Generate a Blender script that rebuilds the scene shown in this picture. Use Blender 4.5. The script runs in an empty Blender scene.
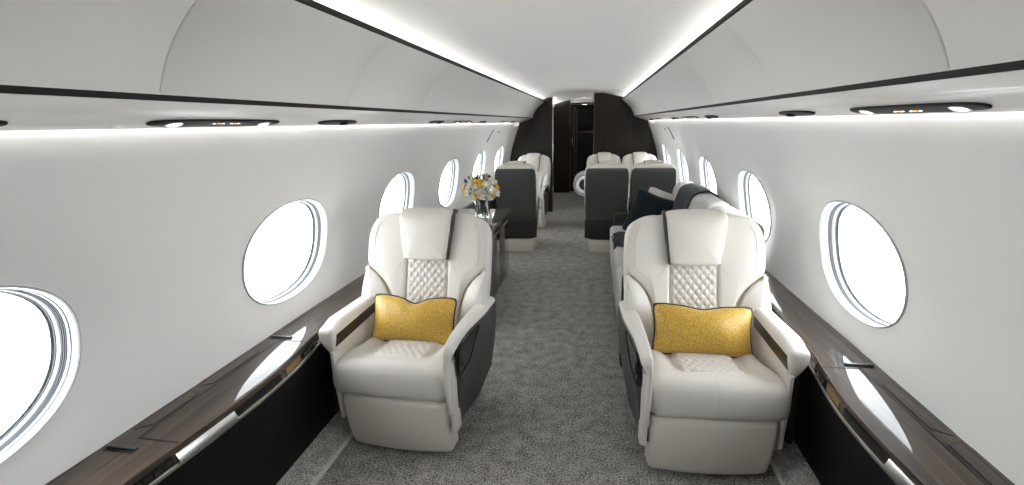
import bpy, bmesh, math, random
from mathutils import Vector, Matrix
random.seed(7)
PI = math.pi
scene = bpy.context.scene
COL = scene.collection

# ------------------------------------------------------------------ helpers
def interp(tab, x):
    if x <= tab[0][0]: return tab[0][1]
    for (a, b), (c, d) in zip(tab, tab[1:]):
        if x <= c: return b + (d - b) * (x - a) / (c - a)
    return tab[-1][1]

def sstep(a, b, x):
    t = max(0.0, min(1.0, (x - a) / (b - a)))
    return t * t * (3 - 2 * t)

def smoothtab(tab, x):
    """monotone-ish smooth interpolation of a table"""
    if x <= tab[0][0]: return tab[0][1]
    for (a, b), (c, d) in zip(tab, tab[1:]):
        if x <= c:
            return b + (d - b) * sstep(a, c, x)
    return tab[-1][1]

def link(name, bm, mat, parent=None, sharp=40, smooth=True, flip=True):
    if flip: bmesh.ops.recalc_face_normals(bm, faces=bm.faces[:])
    me = bpy.data.meshes.new(name)
    if smooth:
        for f in bm.faces: f.smooth = True
    bm.to_mesh(me); bm.free()
    if smooth: me.set_sharp_from_angle(angle=math.radians(sharp))
    me.materials.append(mat)
    o = bpy.data.objects.new(name, me)
    COL.objects.link(o)
    if parent is not None: o.parent = parent
    return o

def tag(o, label=None, cat=None, group=None, kind=None):
    if label: o['label'] = label
    if cat: o['category'] = cat
    if group: o['group'] = group
    if kind: o['kind'] = kind
    return o

def empty(name, loc=(0, 0, 0), rz=0.0):
    o = bpy.data.objects.new(name, None); COL.objects.link(o)
    o.location = loc; o.rotation_euler = (0, 0, rz); o.empty_display_size = .1
    return o

def softbox(bm, c, h, r, n=(4, 4, 4), fn=None, er=3):
    """rounded box: centre c, half sizes h, corner radius r; fn deforms absolute points"""
    r = min(r, min(h) * .999)
    ax = []
    for k in range(3):
        a = [-h[k] + r * i / er for i in range(er)]
        inner = [(-h[k] + r) + (2 * h[k] - 2 * r) * i / n[k] for i in range(n[k] + 1)]
        ax.append(a + inner + [-q for q in reversed(a)])
    N = [len(a) for a in ax]
    vs = {}
    def V(i, j, k):
        key = (i, j, k)
        if key not in vs:
            p = [ax[0][i], ax[1][j], ax[2][k]]
            q = [max(-(h[m] - r), min(h[m] - r, p[m])) for m in range(3)]
            d = Vector([p[m] - q[m] for m in range(3)])
            if d.length > 1e-9: d = d.normalized() * r
            P = Vector(q) + d + Vector(c)
            if fn: P = Vector(fn(P.x, P.y, P.z))
            vs[key] = bm.verts.new(P)
        return vs[key]
    def quad(a, b, c_, d):
        s = {a, b, c_, d}
        if len(s) == 4:
            try: bm.faces.new((a, b, c_, d))
            except ValueError: pass
    for i in range(N[0] - 1):
        for j in range(N[1] - 1):
            for k in (0, N[2] - 1): quad(V(i, j, k), V(i + 1, j, k), V(i + 1, j + 1, k), V(i, j + 1, k))
        for k in range(N[2] - 1):
            for j in (0, N[1] - 1): quad(V(i, j, k), V(i + 1, j, k), V(i + 1, j, k + 1), V(i, j, k + 1))
    for j in range(N[1] - 1):
        for k in range(N[2] - 1):
            for i in (0, N[0] - 1): quad(V(i, j, k), V(i, j + 1, k), V(i, j + 1, k + 1), V(i, j, k + 1))
    bmesh.ops.remove_doubles(bm, verts=list(vs.values()), dist=1e-6)
    return bm

def box(bm, a, b, bev=0.0):
    c = [(a[i] + b[i]) / 2 for i in range(3)]; h = [abs(b[i] - a[i]) / 2 for i in range(3)]
    if bev > 0: return softbox(bm, c, h, bev, (1, 1, 1), er=2)
    v = [bm.verts.new((c[0] + x * h[0], c[1] + y * h[1], c[2] + z * h[2])) for x in (-1, 1) for y in (-1, 1) for z in (-1, 1)]
    for f in ((0, 1, 3, 2), (4, 6, 7, 5), (0, 4, 5, 1), (2, 3, 7, 6), (0, 2, 6, 4), (1, 5, 7, 3)):
        bm.faces.new([v[i] for i in f])
    return bm

def loft(bm, rings, closed=True, caps=True):
    R = [[bm.verts.new(p) for p in ring] for ring in rings]
    n = len(R[0])
    for a, b in zip(R, R[1:]):
        for i in range(n if closed else n - 1):
            j = (i + 1) % n
            bm.faces.new((a[i], a[j], b[j], b[i]))
    if caps and closed:
        bm.faces.new(R[0]); bm.faces.new(R[-1][::-1])
    return bm

def tube(bm, pts, r, n=8, closed=False):
    P = [Vector(p) for p in pts]; rings = []
    m = len(P)
    prev = None
    for i, p in enumerate(P):
        if closed: t = P[(i + 1) % m] - P[(i - 1) % m]
        else: t = P[min(i + 1, m - 1)] - P[max(i - 1, 0)]
        t.normalize()
        if prev is None:
            u = t.orthogonal().normalized()
        else:
            u = (prev - t * prev.dot(t)).normalized()
        prev = u; w = t.cross(u)
        rr = r(i / (m - 1)) if callable(r) else r
        rings.append([p + (u * math.cos(2 * PI * k / n) + w * math.sin(2 * PI * k / n)) * rr for k in range(n)])
    if closed:
        rings.append(rings[0])
        loft(bm, rings, True, False)
        bmesh.ops.remove_doubles(bm, verts=bm.verts[:], dist=1e-6)
    else:
        loft(bm, rings)
    return bm

def lathe(bm, prof, n=24, c=(0, 0, 0)):
    rings = [[Vector((c[0] + r * math.cos(2 * PI * k / n), c[1] + r * math.sin(2 * PI * k / n), c[2] + z)) for k in range(n)] for r, z in prof]
    loft(bm, rings, True, True)
    return bm

def resample(pts, n, closed=True):
    """Catmull-Rom through 2D points"""
    m = len(pts); out = []
    for i in range(m if closed else m - 1):
        g = lambda k: pts[(i + k) % m] if closed else pts[max(0, min(m - 1, i + k))]
        p0, p1, p2, p3 = g(-1), g(0), g(1), g(2)
        for s in range(n):
            t = s / n
            out.append(tuple(.5 * (2 * p1[d] + (p2[d] - p0[d]) * t + (2 * p0[d] - 5 * p1[d] + 4 * p2[d] - p3[d]) * t * t + (3 * p1[d] - p0[d] - 3 * p2[d] + p3[d]) * t ** 3) for d in range(len(p1))))
    if not closed: out.append(tuple(pts[-1]))
    return out

def pad(bm, outline, thick, r, dome, fmap, w0=0.0):
    """cushioned pad from a 2D outline: back at w0, front at w0+thick (+dome in the middle)"""
    n = len(outline)
    area = sum(outline[i][0] * outline[(i + 1) % n][1] - outline[(i + 1) % n][0] * outline[i][1] for i in range(n))
    if area < 0: outline = outline[::-1]
    def offset(d):
        res = []
        for i in range(n):
            a, b, c = outline[i - 1], outline[i], outline[(i + 1) % n]
            tx, ty = c[0] - a[0], c[1] - a[1]; L = math.hypot(tx, ty) or 1
            res.append((b[0] - ty / L * d, b[1] + tx / L * d))
        return res
    rings = [[(x, y, w0) for x, y in outline]]
    K = 4
    for k in range(K + 1):
        a = PI / 2 * k / K
        rings.append([(x, y, w0 + thick - r + r * math.sin(a)) for x, y in offset(r * (1 - math.cos(a)))])
    base = offset(r)
    cx = sum(p[0] for p in base) / n; cy = sum(p[1] for p in base) / n
    for s in (.85, .68, .5, .32, .15):
        rings.append([(cx + (x - cx) * s, cy + (y - cy) * s, w0 + thick + dome * (1 - s * s)) for x, y in base])
    R = [[bm.verts.new(fmap(*p)) for p in ring] for ring in rings]
    for a, b in zip(R, R[1:]):
        for i in range(n):
            j = (i + 1) % n
            bm.faces.new((a[i], a[j], b[j], b[i]))
    bm.faces.new(R[-1]); bm.faces.new(R[0][::-1])
    return bm

# ------------------------------------------------------------------ materials
def new_mat(name):
    m = bpy.data.materials.new(name); m.use_nodes = True
    nt = m.node_tree; b = nt.nodes['Principled BSDF']
    return m, nt, b

def N(nt, kind, **kw):
    n = nt.nodes.new(kind)
    for k, v in kw.items():
        if k in n.inputs: n.inputs[k].default_value = v
        else: setattr(n, k, v)
    return n

def plain(name, col, rough=.5, metal=0.0, coat=0.0, coat_rough=.03, bump=0.0, bscale=400, spec=.5, sheen=0.0):
    m, nt, b = new_mat(name)
    b.inputs['Base Color'].default_value = (*col, 1); b.inputs['Roughness'].default_value = rough
    b.inputs['Metallic'].default_value = metal; b.inputs['Coat Weight'].default_value = coat
    b.inputs['Coat Roughness'].default_value = coat_rough; b.inputs['Specular IOR Level'].default_value = spec
    b.inputs['Sheen Weight'].default_value = sheen
    if bump:
        tc = N(nt, 'ShaderNodeTexCoord'); t = N(nt, 'ShaderNodeTexNoise', Scale=bscale, Detail=3.0)
        bp = N(nt, 'ShaderNodeBump', Strength=bump, Distance=.002)
        nt.links.new(tc.outputs['Object'], t.inputs['Vector']); nt.links.new(t.outputs['Fac'], bp.inputs['Height'])
        nt.links.new(bp.outputs['Normal'], b.inputs['Normal'])
    return m

def grain(name, cols, axis, rough=.35, coat=1.0, coat_rough=.02, ior=1.5, fine=90.0):
    """veneer: streaks along one axis"""
    m, nt, b = new_mat(name)
    tc = N(nt, 'ShaderNodeTexCoord'); mp = N(nt, 'ShaderNodeMapping')
    s = [fine] * 3; s[axis] = fine * .02
    mp.inputs['Scale'].default_value = s
    a = N(nt, 'ShaderNodeTexNoise', Scale=1.0, Detail=5.0, Roughness=.65, Distortion=.3)
    mp2 = N(nt, 'ShaderNodeMapping'); s2 = [9.0] * 3; s2[axis] = .7; mp2.inputs['Scale'].default_value = s2
    c = N(nt, 'ShaderNodeTexNoise', Scale=1.0, Detail=3.0)
    mx = N(nt, 'ShaderNodeMath', operation='MULTIPLY_ADD'); mx.inputs[1].default_value = .45
    mm = N(nt, 'ShaderNodeMath', operation='MULTIPLY'); mm.inputs[1].default_value = .6
    rp = N(nt, 'ShaderNodeValToRGB')
    rp.color_ramp.elements[0].position = .36; rp.color_ramp.elements[0].color = (*cols[0], 1)
    rp.color_ramp.elements[1].position = .68; rp.color_ramp.elements[1].color = (*cols[1], 1)
    L = nt.links.new
    L(tc.outputs['Object'], mp.inputs['Vector']); L(mp.outputs[0], a.inputs['Vector'])
    L(tc.outputs['Object'], mp2.inputs['Vector']); L(mp2.outputs[0], c.inputs['Vector'])
    L(a.outputs['Fac'], mm.inputs[0]); L(c.outputs['Fac'], mx.inputs[0]); L(mm.outputs[0], mx.inputs[2])
    L(mx.outputs[0], rp.inputs['Fac']); L(rp.outputs['Color'], b.inputs['Base Color'])
    b.inputs['Roughness'].default_value = rough; b.inputs['Coat Weight'].default_value = coat
    b.inputs['Coat Roughness'].default_value = coat_rough; b.inputs['Coat IOR'].default_value = ior
    b.inputs['Specular IOR Level'].default_value = .2
    return m

def mottled(name, c0, c1, scale, rough=.95, bump=.5, detail=2.0, stretch=(1, 1, 1), p0=.35, p1=.65, dist=.004, sheen=0.0):
    m, nt, b = new_mat(name)
    tc = N(nt, 'ShaderNodeTexCoord'); mp = N(nt, 'ShaderNodeMapping'); mp.inputs['Scale'].default_value = stretch
    t = N(nt, 'ShaderNodeTexNoise', Scale=scale, Detail=detail, Roughness=.7)
    t2 = N(nt, 'ShaderNodeTexNoise', Scale=scale * .12, Detail=3.0)
    ad = N(nt, 'ShaderNodeMath', operation='MULTIPLY_ADD'); ad.inputs[1].default_value = .25
    sb = N(nt, 'ShaderNodeMath', operation='SUBTRACT'); sb.inputs[1].default_value = .125
    rp = N(nt, 'ShaderNodeValToRGB')
    rp.color_ramp.elements[0].position = p0; rp.color_ramp.elements[0].color = (*c0, 1)
    rp.color_ramp.elements[1].position = p1; rp.color_ramp.elements[1].color = (*c1, 1)
    bp = N(nt, 'ShaderNodeBump', Strength=bump, Distance=dist)
    L = nt.links.new
    L(tc.outputs['Object'], mp.inputs['Vector']); L(mp.outputs[0], t.inputs['Vector']); L(mp.outputs[0], t2.inputs['Vector'])
    L(t2.outputs['Fac'], ad.inputs[0]); L(t.outputs['Fac'], ad.inputs[2]); L(ad.outputs[0], sb.inputs[0])
    L(sb.outputs[0], rp.inputs['Fac']); L(rp.outputs['Color'], b.inputs['Base Color'])
    L(t.outputs['Fac'], bp.inputs['Height']); L(bp.outputs['Normal'], b.inputs['Normal'])
    b.inputs['Roughness'].default_value = rough; b.inputs['Specular IOR Level'].default_value = .2
    b.inputs['Sheen Weight'].default_value = sheen
    return m

def emissive(name, col, s):
    m = bpy.data.materials.new(name); m.use_nodes = True; nt = m.node_tree
    nt.nodes.remove(nt.nodes['Principled BSDF'])
    e = N(nt, 'ShaderNodeEmission'); e.inputs['Color'].default_value = (*col, 1); e.inputs['Strength'].default_value = s
    nt.links.new(e.outputs[0], nt.nodes['Material Output'].inputs['Surface'])
    return m

def pane_mat():
    m = bpy.data.materials.new('window_acrylic'); m.use_nodes = True; nt = m.node_tree
    nt.nodes.remove(nt.nodes['Principled BSDF'])
    t = N(nt, 'ShaderNodeBsdfTransparent'); t.inputs['Color'].default_value = (.97, .98, .98, 1)
    g = N(nt, 'ShaderNodeBsdfGlossy', Roughness=.02); fr = N(nt, 'ShaderNodeFresnel', IOR=1.35)
    mx = N(nt, 'ShaderNodeMixShader'); L = nt.links.new
    ge = N(nt, 'ShaderNodeNewGeometry'); sb = N(nt, 'ShaderNodeMath', operation='SUBTRACT'); sb.inputs[0].default_value = 1
    ml = N(nt, 'ShaderNodeMath', operation='MULTIPLY')
    L(ge.outputs['Backfacing'], sb.inputs[1]); L(sb.outputs[0], ml.inputs[0]); L(fr.outputs[0], ml.inputs[1])
    L(ml.outputs[0], mx.inputs[0]); L(t.outputs[0], mx.inputs[1]); L(g.outputs[0], mx.inputs[2])
    L(mx.outputs[0], nt.nodes['Material Output'].inputs['Surface'])
    return m

M = {}
M['wall'] = plain('warm_white_liner', (.865, .86, .85), .55, bump=.05, bscale=250)
M['panel'] = plain('ivory_satin_panel', (.76, .75, .725), .6, spec=.3)
M['ceiling'] = plain('ivory_headliner', (.80, .79, .77), .6)
M['brushed'] = plain('bright_nickel', (.62, .61, .60), .22, metal=1.0)
M['psublack'] = plain('smoked_panel', (.006, .006, .006), .4, spec=.12)
M['nickel'] = plain('brushed_nickel', (.42, .41, .39), .24, metal=1.0)
M['rail'] = plain('ivory_gloss_lacquer', (.80, .775, .74), .35, coat=.3, coat_rough=.05)
M['white'] = plain('white_plastic', (.80, .80, .80), .35)
M['ringwhite'] = plain('window_frame_plastic', (.40, .405, .41), .4)
M['groove'] = plain('blue_grey_gasket', (.055, .063, .075), .55)
M['reveal'] = plain('pale_grey_plastic', (.30, .31, .32), .45)
M['black'] = plain('black_trim', (.008, .008, .0075), .55, spec=.25)
M['blackgloss'] = plain('black_gloss', (.008, .008, .008), .12, coat=1.0)
M['leather'] = plain('ivory_leather', (.67, .64, .595), .42, bump=.12, bscale=330)
M['leather_shade'] = plain('ivory_leather_piping', (.55, .50, .44), .5)
M['taupe'] = plain('ivory_leather_light_toned', (.70, .66, .605), .42, bump=.12, bscale=330)  # second copy of the ivory leather, its light level put into the colour
M['shell'] = plain('charcoal_leather', (.046, .047, .043), .48, bump=.1, bscale=300)
M['shell_dark'] = plain('dark_charcoal_leather', (.014, .014, .013), .5, bump=.1, bscale=300)
M['dado'] = plain('black_leather', (.0035, .0037, .0039), .6, spec=.2, bump=.15, bscale=120)
M['cream_base'] = plain('cream_painted_metal', (.62, .57, .51), .4)
M['chrome'] = plain('polished_nickel', (.72, .71, .69), .16, metal=1.0)
M['darkmetal'] = plain('gunmetal', (.12, .115, .11), .3, metal=1.0)
M['bronze'] = plain('bronze', (.42, .27, .13), .3, metal=1.0)
M['wood_y'] = grain('smoked_oak_lengthwise', ((.007, .0045, .003), (.095, .064, .045)), 1, ior=1.42, rough=.5)
M['wood_edge'] = grain('smoked_oak_edge', ((.028, .020, .015), (.12, .085, .06)), 1, ior=1.5)
M['wood_z'] = grain('smoked_oak_upright', ((.003, .002, .0014), (.027, .017, .0105)), 2, rough=.5, coat=.5, coat_rough=.05, ior=1.35, fine=70)
M['wood_dark'] = grain('smoked_oak_credenza', ((.007, .006, .005), (.026, .022, .019)), 2, coat_rough=.05, ior=1.5, fine=70)
M['carpet'] = mottled('grey_loop_carpet', (.075, .070, .065), (.60, .57, .535), 120, bump=.8, p0=.36, p1=.66)
M['carpet_pale'] = mottled('pale_grey_carpet', (.22, .21, .20), (.86, .83, .79), 150, bump=.8)
M['sofa'] = mottled('grey_wool_blend', (.34, .33, .32), (.56, .55, .53), 160, bump=.4, p0=.3, p1=.7)
M['sofa_dark'] = plain('black_wool', (.012, .012, .013), .85, bump=.3, bscale=260, sheen=.0)
M['throw'] = mottled('charcoal_knit', (.020, .022, .024), (.065, .068, .072), 120, bump=.6)
M['navy'] = mottled('navy_velvet', (.002, .004, .0065), (.0045, .0105, .0150), 90, rough=.75, bump=.2)
M['greycushion'] = mottled('taupe_linen', (.30, .28, .27), (.44, .42, .40), 150, bump=.3)
M['charcoal'] = plain('charcoal_piping', (.02, .022, .025), .7)
M['rollgrey'] = mottled('grey_blanket', (.25, .26, .27), (.40, .40, .41), 130, bump=.4)
M['rollwhite'] = mottled('white_blanket', (.68, .69, .70), (.82, .82, .82), 130, bump=.4)
M['petal_white'] = plain('white_petals', (.86, .84, .78), .6)
M['petal_yellow'] = plain('yellow_petals', (.85, .57, .10), .6)
M['leaf'] = plain('dark_leaf', (.035, .055, .030), .5)
M['stem'] = plain('stem_green', (.04, .06, .03), .6)
M['led'] = emissive('cove_led', (1.0, .975, .94), 10.5)
M['led_bright'] = emissive('vestibule_led', (1.0, .975, .94), 60)
M['led_wall'] = emissive('wall_wash_led', (1.0, .98, .95), 11.5)
M['lamp'] = emissive('reading_lamp', (1.0, .95, .86), .9)
M['icon_white'] = emissive('sign_white', (1, 1, 1), 1.2)
M['icon_orange'] = emissive('sign_orange', (1, .45, .08), 1.2)
M['pane'] = pane_mat()
M['goldletter'] = plain('gold_lettering', (.10, .055, .018), .6)

def glass_mat():
    m, nt, b = new_mat('clear_glass')
    b.inputs['Base Color'].default_value = (.95, .97, .97, 1); b.inputs['Roughness'].default_value = .02
    b.inputs['Transmission Weight'].default_value = 1; b.inputs['IOR'].default_value = 1.45
    return m
M['glass'] = glass_mat()

def pillow_mat():
    m, nt, b = new_mat('mustard_jacquard')
    tc = N(nt, 'ShaderNodeTexCoord')
    v = N(nt, 'ShaderNodeTexVoronoi', Scale=230.0, feature='DISTANCE_TO_EDGE')
    n1 = N(nt, 'ShaderNodeTexNoise', Scale=380.0, Detail=2.0)
    md = N(nt, 'ShaderNodeMath', operation='MULTIPLY'); md.inputs[1].default_value = 1.0
    su = N(nt, 'ShaderNodeMath', operation='ADD')
    rp = N(nt, 'ShaderNodeValToRGB')
    rp.color_ramp.elements[0].position = .42; rp.color_ramp.elements[0].color = (.10, .05, .004, 1)
    rp.color_ramp.elements[1].position = .64; rp.color_ramp.elements[1].color = (.70, .44, .070, 1)
    bp = N(nt, 'ShaderNodeBump', Strength=.25, Distance=.002)
    L = nt.links.new
    L(tc.outputs['Object'], v.inputs['Vector']); L(tc.outputs['Object'], n1.inputs['Vector'])
    L(v.outputs['Distance'], md.inputs[0]); L(md.outputs[0], su.inputs[0]); L(n1.outputs['Fac'], su.inputs[1])
    L(su.outputs[0], rp.inputs['Fac']); L(rp.outputs['Color'], b.inputs['Base Color'])
    L(su.outputs[0], bp.inputs['Height']); L(bp.outputs['Normal'], b.inputs['Normal'])
    b.inputs['Roughness'].default_value = .38; b.inputs['Sheen Weight'].default_value = .25
    b.inputs['Sheen Roughness'].default_value = .4
    return m
M['pillow'] = pillow_mat()

# ------------------------------------------------------------------ cabin shell
Y0, Y1, YB = -.80, 11.4, 8.5            # cabin ends; bulkhead plane
WALL = [(0.0, 1.08), (.30, 1.155), (.50, 1.190), (.70, 1.190), (.906, 1.170), (1.10, 1.124), (1.28, 1.068), (1.40, 1.022), (1.50, .995)]
def wall_x(z):
    # smooth cubic through the table
    for i in range(len(WALL) - 1):
        z0, x0 = WALL[i]; z1, x1 = WALL[i + 1]
        if z <= z1 or i == len(WALL) - 2:
            def sl(k):
                if k <= 0: return (WALL[1][1] - WALL[0][1]) / (WALL[1][0] - WALL[0][0])
                if k >= len(WALL) - 1: return (WALL[-1][1] - WALL[-2][1]) / (WALL[-1][0] - WALL[-2][0])
                return (WALL[k + 1][1] - WALL[k - 1][1]) / (WALL[k + 1][0] - WALL[k - 1][0])
            h = z1 - z0; t = (z - z0) / h
            return (2 * t**3 - 3 * t**2 + 1) * x0 + (t**3 - 2 * t**2 + t) * h * sl(i) + (-2 * t**3 + 3 * t**2) * x1 + (t**3 - t**2) * h * sl(i + 1)

WZ, WHW, WHH = .906, .328, .222
PITCH, WY0 = 1.3387, 2.107
WIN_Y = [WY0 + PITCH * k for k in range(-1, 5)]
def sup(a, hw, hh, e=2.25):
    c, s = math.cos(a), math.sin(a)
    return (math.copysign(abs(c) ** (2 / e), c) * hw, math.copysign(abs(s) ** (2 / e), s) * hh)

# floor
bm = bmesh.new(); box(bm, (-1.12, Y0, -.04), (1.12, Y1, 0)); tag(link('floor', bm, M['carpet'], smooth=False), kind='structure')

NA = 64
def build_wall(side, name):
    bm = bmesh.new()
    zlo, zhi = .50, 1.49
    for yc in WIN_Y:
        y0, y1 = yc - PITCH / 2, yc + PITCH / 2
        rings = []
        NR = 9
        for k in range(NR + 1):
            t = k / NR
            ring = []
            for i in range(NA):
                a = 2 * PI * i / NA
                ex, ez = sup(a, WHW, WHH)
                # matching point on the cell rectangle
                dx, dz = math.cos(a), math.sin(a)
                top, bot = zhi - WZ, WZ - zlo
                sc = min((PITCH / 2) / max(abs(dx), 1e-9), (top if dz > 0 else bot) / max(abs(dz), 1e-9))
                rx, rz = dx * sc, dz * sc
                tt = t ** 1.3
                y = yc + ex + (rx - ex) * tt; z = WZ + ez + (rz - ez) * tt
                d = math.hypot(y - yc - ex, z - WZ - ez)
                dim = .014 * (1 - sstep(0.0, .16, d)) if k < NR else 0
                ring.append((side * (wall_x(z) + dim), y, z))
            rings.append(ring)
        # snap outermost ring corners to the rectangle corners
        for cy, cz in ((y0, zlo), (y0, zhi), (y1, zlo), (y1, zhi)):
            i = min(range(NA), key=lambda q: (rings[-1][q][1] - cy) ** 2 + (rings[-1][q][2] - cz) ** 2)
            rings[-1][i] = (side * wall_x(cz), cy, cz)
        loft(bm, rings, True, False)
    def strip(ya, yb, za, zb, nz, ny=1):
        for j in range(ny):
            rs = [[(side * wall_x(za + (zb - za) * i / nz), y, za + (zb - za) * i / nz) for i in range(nz + 1)] for y in (ya + (yb - ya) * j / ny, ya + (yb - ya) * (j + 1) / ny)]
            loft(bm, rs, False, False)
    strip(Y0, Y1, 0.0, zlo, 6)
    strip(Y0, WIN_Y[0] - PITCH / 2, zlo, zhi, 16)
    strip(WIN_Y[-1] + PITCH / 2, Y1, zlo, zhi, 16)
    # the liner turns out above the cove light
    loft(bm, [[(side * wall_x(zhi), y, zhi), (side * 1.03, y, 1.53), (side * 1.03, y, 1.56)] for y in (Y0, Y1)], False, False)
    bmesh.ops.remove_doubles(bm, verts=bm.verts[:], dist=1e-5)
    o = link(name, bm, M['wall'], sharp=60)
    bmn = o.data
    # normals toward the cabin
    if sum(p.normal.x for p in bmn.polygons) * side > 0: bmn.flip_normals()
    return tag(o, kind='structure')
build_wall(-1, 'wall_left'); build_wall(1, 'wall_right')

# windows
def build_window(n, side, yc):
    def ring(scale, depth, zoff=0.0):
        out = []
        for i in range(NA):
            ex, ez = sup(2 * PI * i / NA, WHW * scale, WHH * scale)
            base = wall_x(WZ + ez) + .014
            out.append((side * (base + depth), yc + ex, WZ + ez + zoff))
        return out
    root = empty('window_%d' % n, (0, 0, 0)); tag(root, kind='structure')
    def lay(name, mat, prof):
        bm = bmesh.new(); loft(bm, [ring(s, d) for s, d in prof], True, False)
        o = link(name, bm, mat, root, sharp=55, flip=False)
        return o
    lay('window_trim_ring', M['ringwhite'], [(1.028, -.001), (1.024, -.005), (1.010, -.007), (1.0, -.003), (.998, .004)])
    lay('window_reveal', M['reveal'], [(.998, .004), (.996, .006), (1.0, .017)])
    lay('window_shade_track', M['ringwhite'], [(1.0, .017), (.992, .018), (.994, .028)])
    lay('window_shade', M['groove'], [(.994, .028), (.988, .029), (.990, .033), (.984, .034), (.986, .038), (.981, .039), (.984, .043)])
    lay('window_inner_ring', M['ringwhite'], [(.984, .043), (.979, .044), (.977, .056)])
    lay('window_gasket', M['groove'], [(.977, .056), (.972, .0565), (.970, .060)])
    bm = bmesh.new()
    loft(bm, [ring(.974, .059), ring(.974, .064)], True, True)
    link('window_pane', bm, M['pane'], root, sharp=30)
    # outer skin collar so no light leaks around the frame
    lay('window_collar', M['reveal'], [(1.028, -.001), (1.05, .03), (1.03, .068), (.96, .068)])
wn = 1
for side in (-1, 1):
    for yc in WIN_Y:
        build_window(wn, side, yc); wn += 1

# ceiling headliner
CE = [(-.71, 1.772), (-.66, 1.796), (-.60, 1.817), (-.54, 1.832), (-.46, 1.850), (-.36, 1.872), (-.24, 1.895), (-.12, 1.910), (0, 1.915)]
CE = CE + [(-x, z) for x, z in reversed(CE[:-1])]
CEs = resample(CE, 4, closed=False)
bm = bmesh.new(); loft(bm, [[(x, y, z) for x, z in CEs] + [(x, y, z + .03) for x, z in reversed(CEs)] for y in [Y0 + (Y1 - Y0) * i / 12 for i in range(13)]], True, True)
tag(link('ceiling', bm, M['ceiling'], sharp=60), kind='structure')

# overhead side panels in sections with narrow joints
PROF = [(.606, 1.772), (.645, 1.740), (.685, 1.704), (.725, 1.661), (.757, 1.616), (.781, 1.570), (.797, 1.527)]
SEAMS = [Y0, .12, 1.080, 2.005, 2.945, YB, Y1]
YV = 10.88
for side, nm in ((-1, 'ceiling_left'), (1, 'ceiling_right')):
    P = resample(PROF, 3, closed=False)
    for a, b in zip(SEAMS, SEAMS[1:]):
        g = .0018
        bm = bmesh.new()
        sec = lambda y, d: [(side * x, y, z) for x, z in P] + [(side * (x + .008), y, z + .010) for x, z in reversed(P)]
        edge = lambda y, d: [(side * (x + d * .6), y, z + d * .7) for x, z in P] + [(side * (x + .008), y, z + .010) for x, z in reversed(P)]
        loft(bm, [edge(a + g, .003), sec(a + g + .003, 0), sec(b - g - .003, 0), edge(b - g, .003)], True, True)
        tag(link(nm, bm, M['panel'], sharp=50), kind='structure')

def extrude_y(name, prof, mat, y0, y1, side, kind='structure', sharp=40, smooth_n=0):
    bm = bmesh.new(); p = resample(prof, smooth_n, closed=False) if smooth_n else prof
    loft(bm, [[(side * x, y, z) for x, z in p] for y in (y0, y1)], True, True)
    return tag(link(name, bm, mat, sharp=sharp), kind=kind)
ti = 1
for side in (-1, 1):
    # dark valance hiding the ceiling wash light
    extrude_y('trim_%d' % ti, [(.606, 1.772), (.600, 1.776), (.599, 1.789), (.603, 1.791), (.616, 1.786), (.624, 1.772)], M['black'], Y0, YV, side); ti += 1
    # light trough behind the valance
    extrude_y('trim_%d' % ti, [(.640, 1.764), (.640, 1.768), (.700, 1.769), (.708, 1.80), (.716, 1.80), (.712, 1.762)], M['white'], Y0, YV, side); ti += 1
    # dark line under the side panel
    extrude_y('trim_%d' % ti, [(.797, 1.527), (.801, 1.514), (.84, 1.508), (.84, 1.53)], M['black'], Y0, YB - .002, side); ti += 1
    # lacquered service rail
    rail = [(.801, 1.513), (.83, 1.508), (.86, 1.500), (.880, 1.490), (.888, 1.484), (.905, 1.480), (.95, 1.466), (.985, 1.453), (.993, 1.454), (.994, 1.462), (.985, 1.475), (.95, 1.50), (.85, 1.53)]
    extrude_y('trim_%d' % ti, rail, M['rail'], Y0, YB - .002, side, sharp=35); ti += 1
    # light strips: real lamps of the cabin
    for ya, yb, mm, wh in ((Y0 + .05, YB - .01, 'led', 'slim white light strip tucked behind the %s ceiling valance of the cabin'), (YB + .06, YV - .05, 'led_bright', 'short bright light strip behind the %s valance beyond the wood bulkhead')):
        bm = bmesh.new(); box(bm, (side * .650, ya, 1.769), (side * .657, yb, 1.788))
        tag(link('ceiling_light_strip', bm, M[mm], smooth=False), wh % ('left' if side < 0 else 'right'), kind='structure')
    bm = bmesh.new(); box(bm, (side * .632, Y0, 1.790), (side * .668, YV, 1.793)); tag(link('trim_%d' % ti, bm, M['white'], smooth=False), kind='structure'); ti += 1  # unseen lip added above the strip to soften its glow on the ceiling
    bm = bmesh.new(); box(bm, (side * .990, Y0 + .05, 1.478), (side * 1.000, YB - .05, 1.481))
    tag(link('wall_light_strip', bm, M['led_wall'], smooth=False), 'slim light strip washing the top of the %s window wall' % ('left' if side < 0 else 'right'), kind='structure')

# end wall behind the camera
bm = bmesh.new(); box(bm, (-1.25, Y0 - .05, -.02), (1.25, Y0, 2.0)); tag(link('wall_near', bm, M['wood_z'], smooth=False), kind='structure')
# upper closing skin (outer fuselage) so daylight only comes through the windows
sk = [(1.32, .0), (1.34, .45), (1.34, .62)]
bm = bmesh.new()
top = [(-1.30, 1.25), (-1.12, 1.60), (-.80, 1.90), (-.4, 2.03), (0, 2.07), (.4, 2.03), (.80, 1.90), (1.12, 1.60), (1.30, 1.25)]
loft(bm, [[(x, y, z) for x, z in top] + [(x * 1.02, y, z + .03) for x, z in reversed(top)] for y in (Y0, Y1)], True, True)
tag(link('ceiling_skin', bm, M['reveal']), kind='structure')

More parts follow.
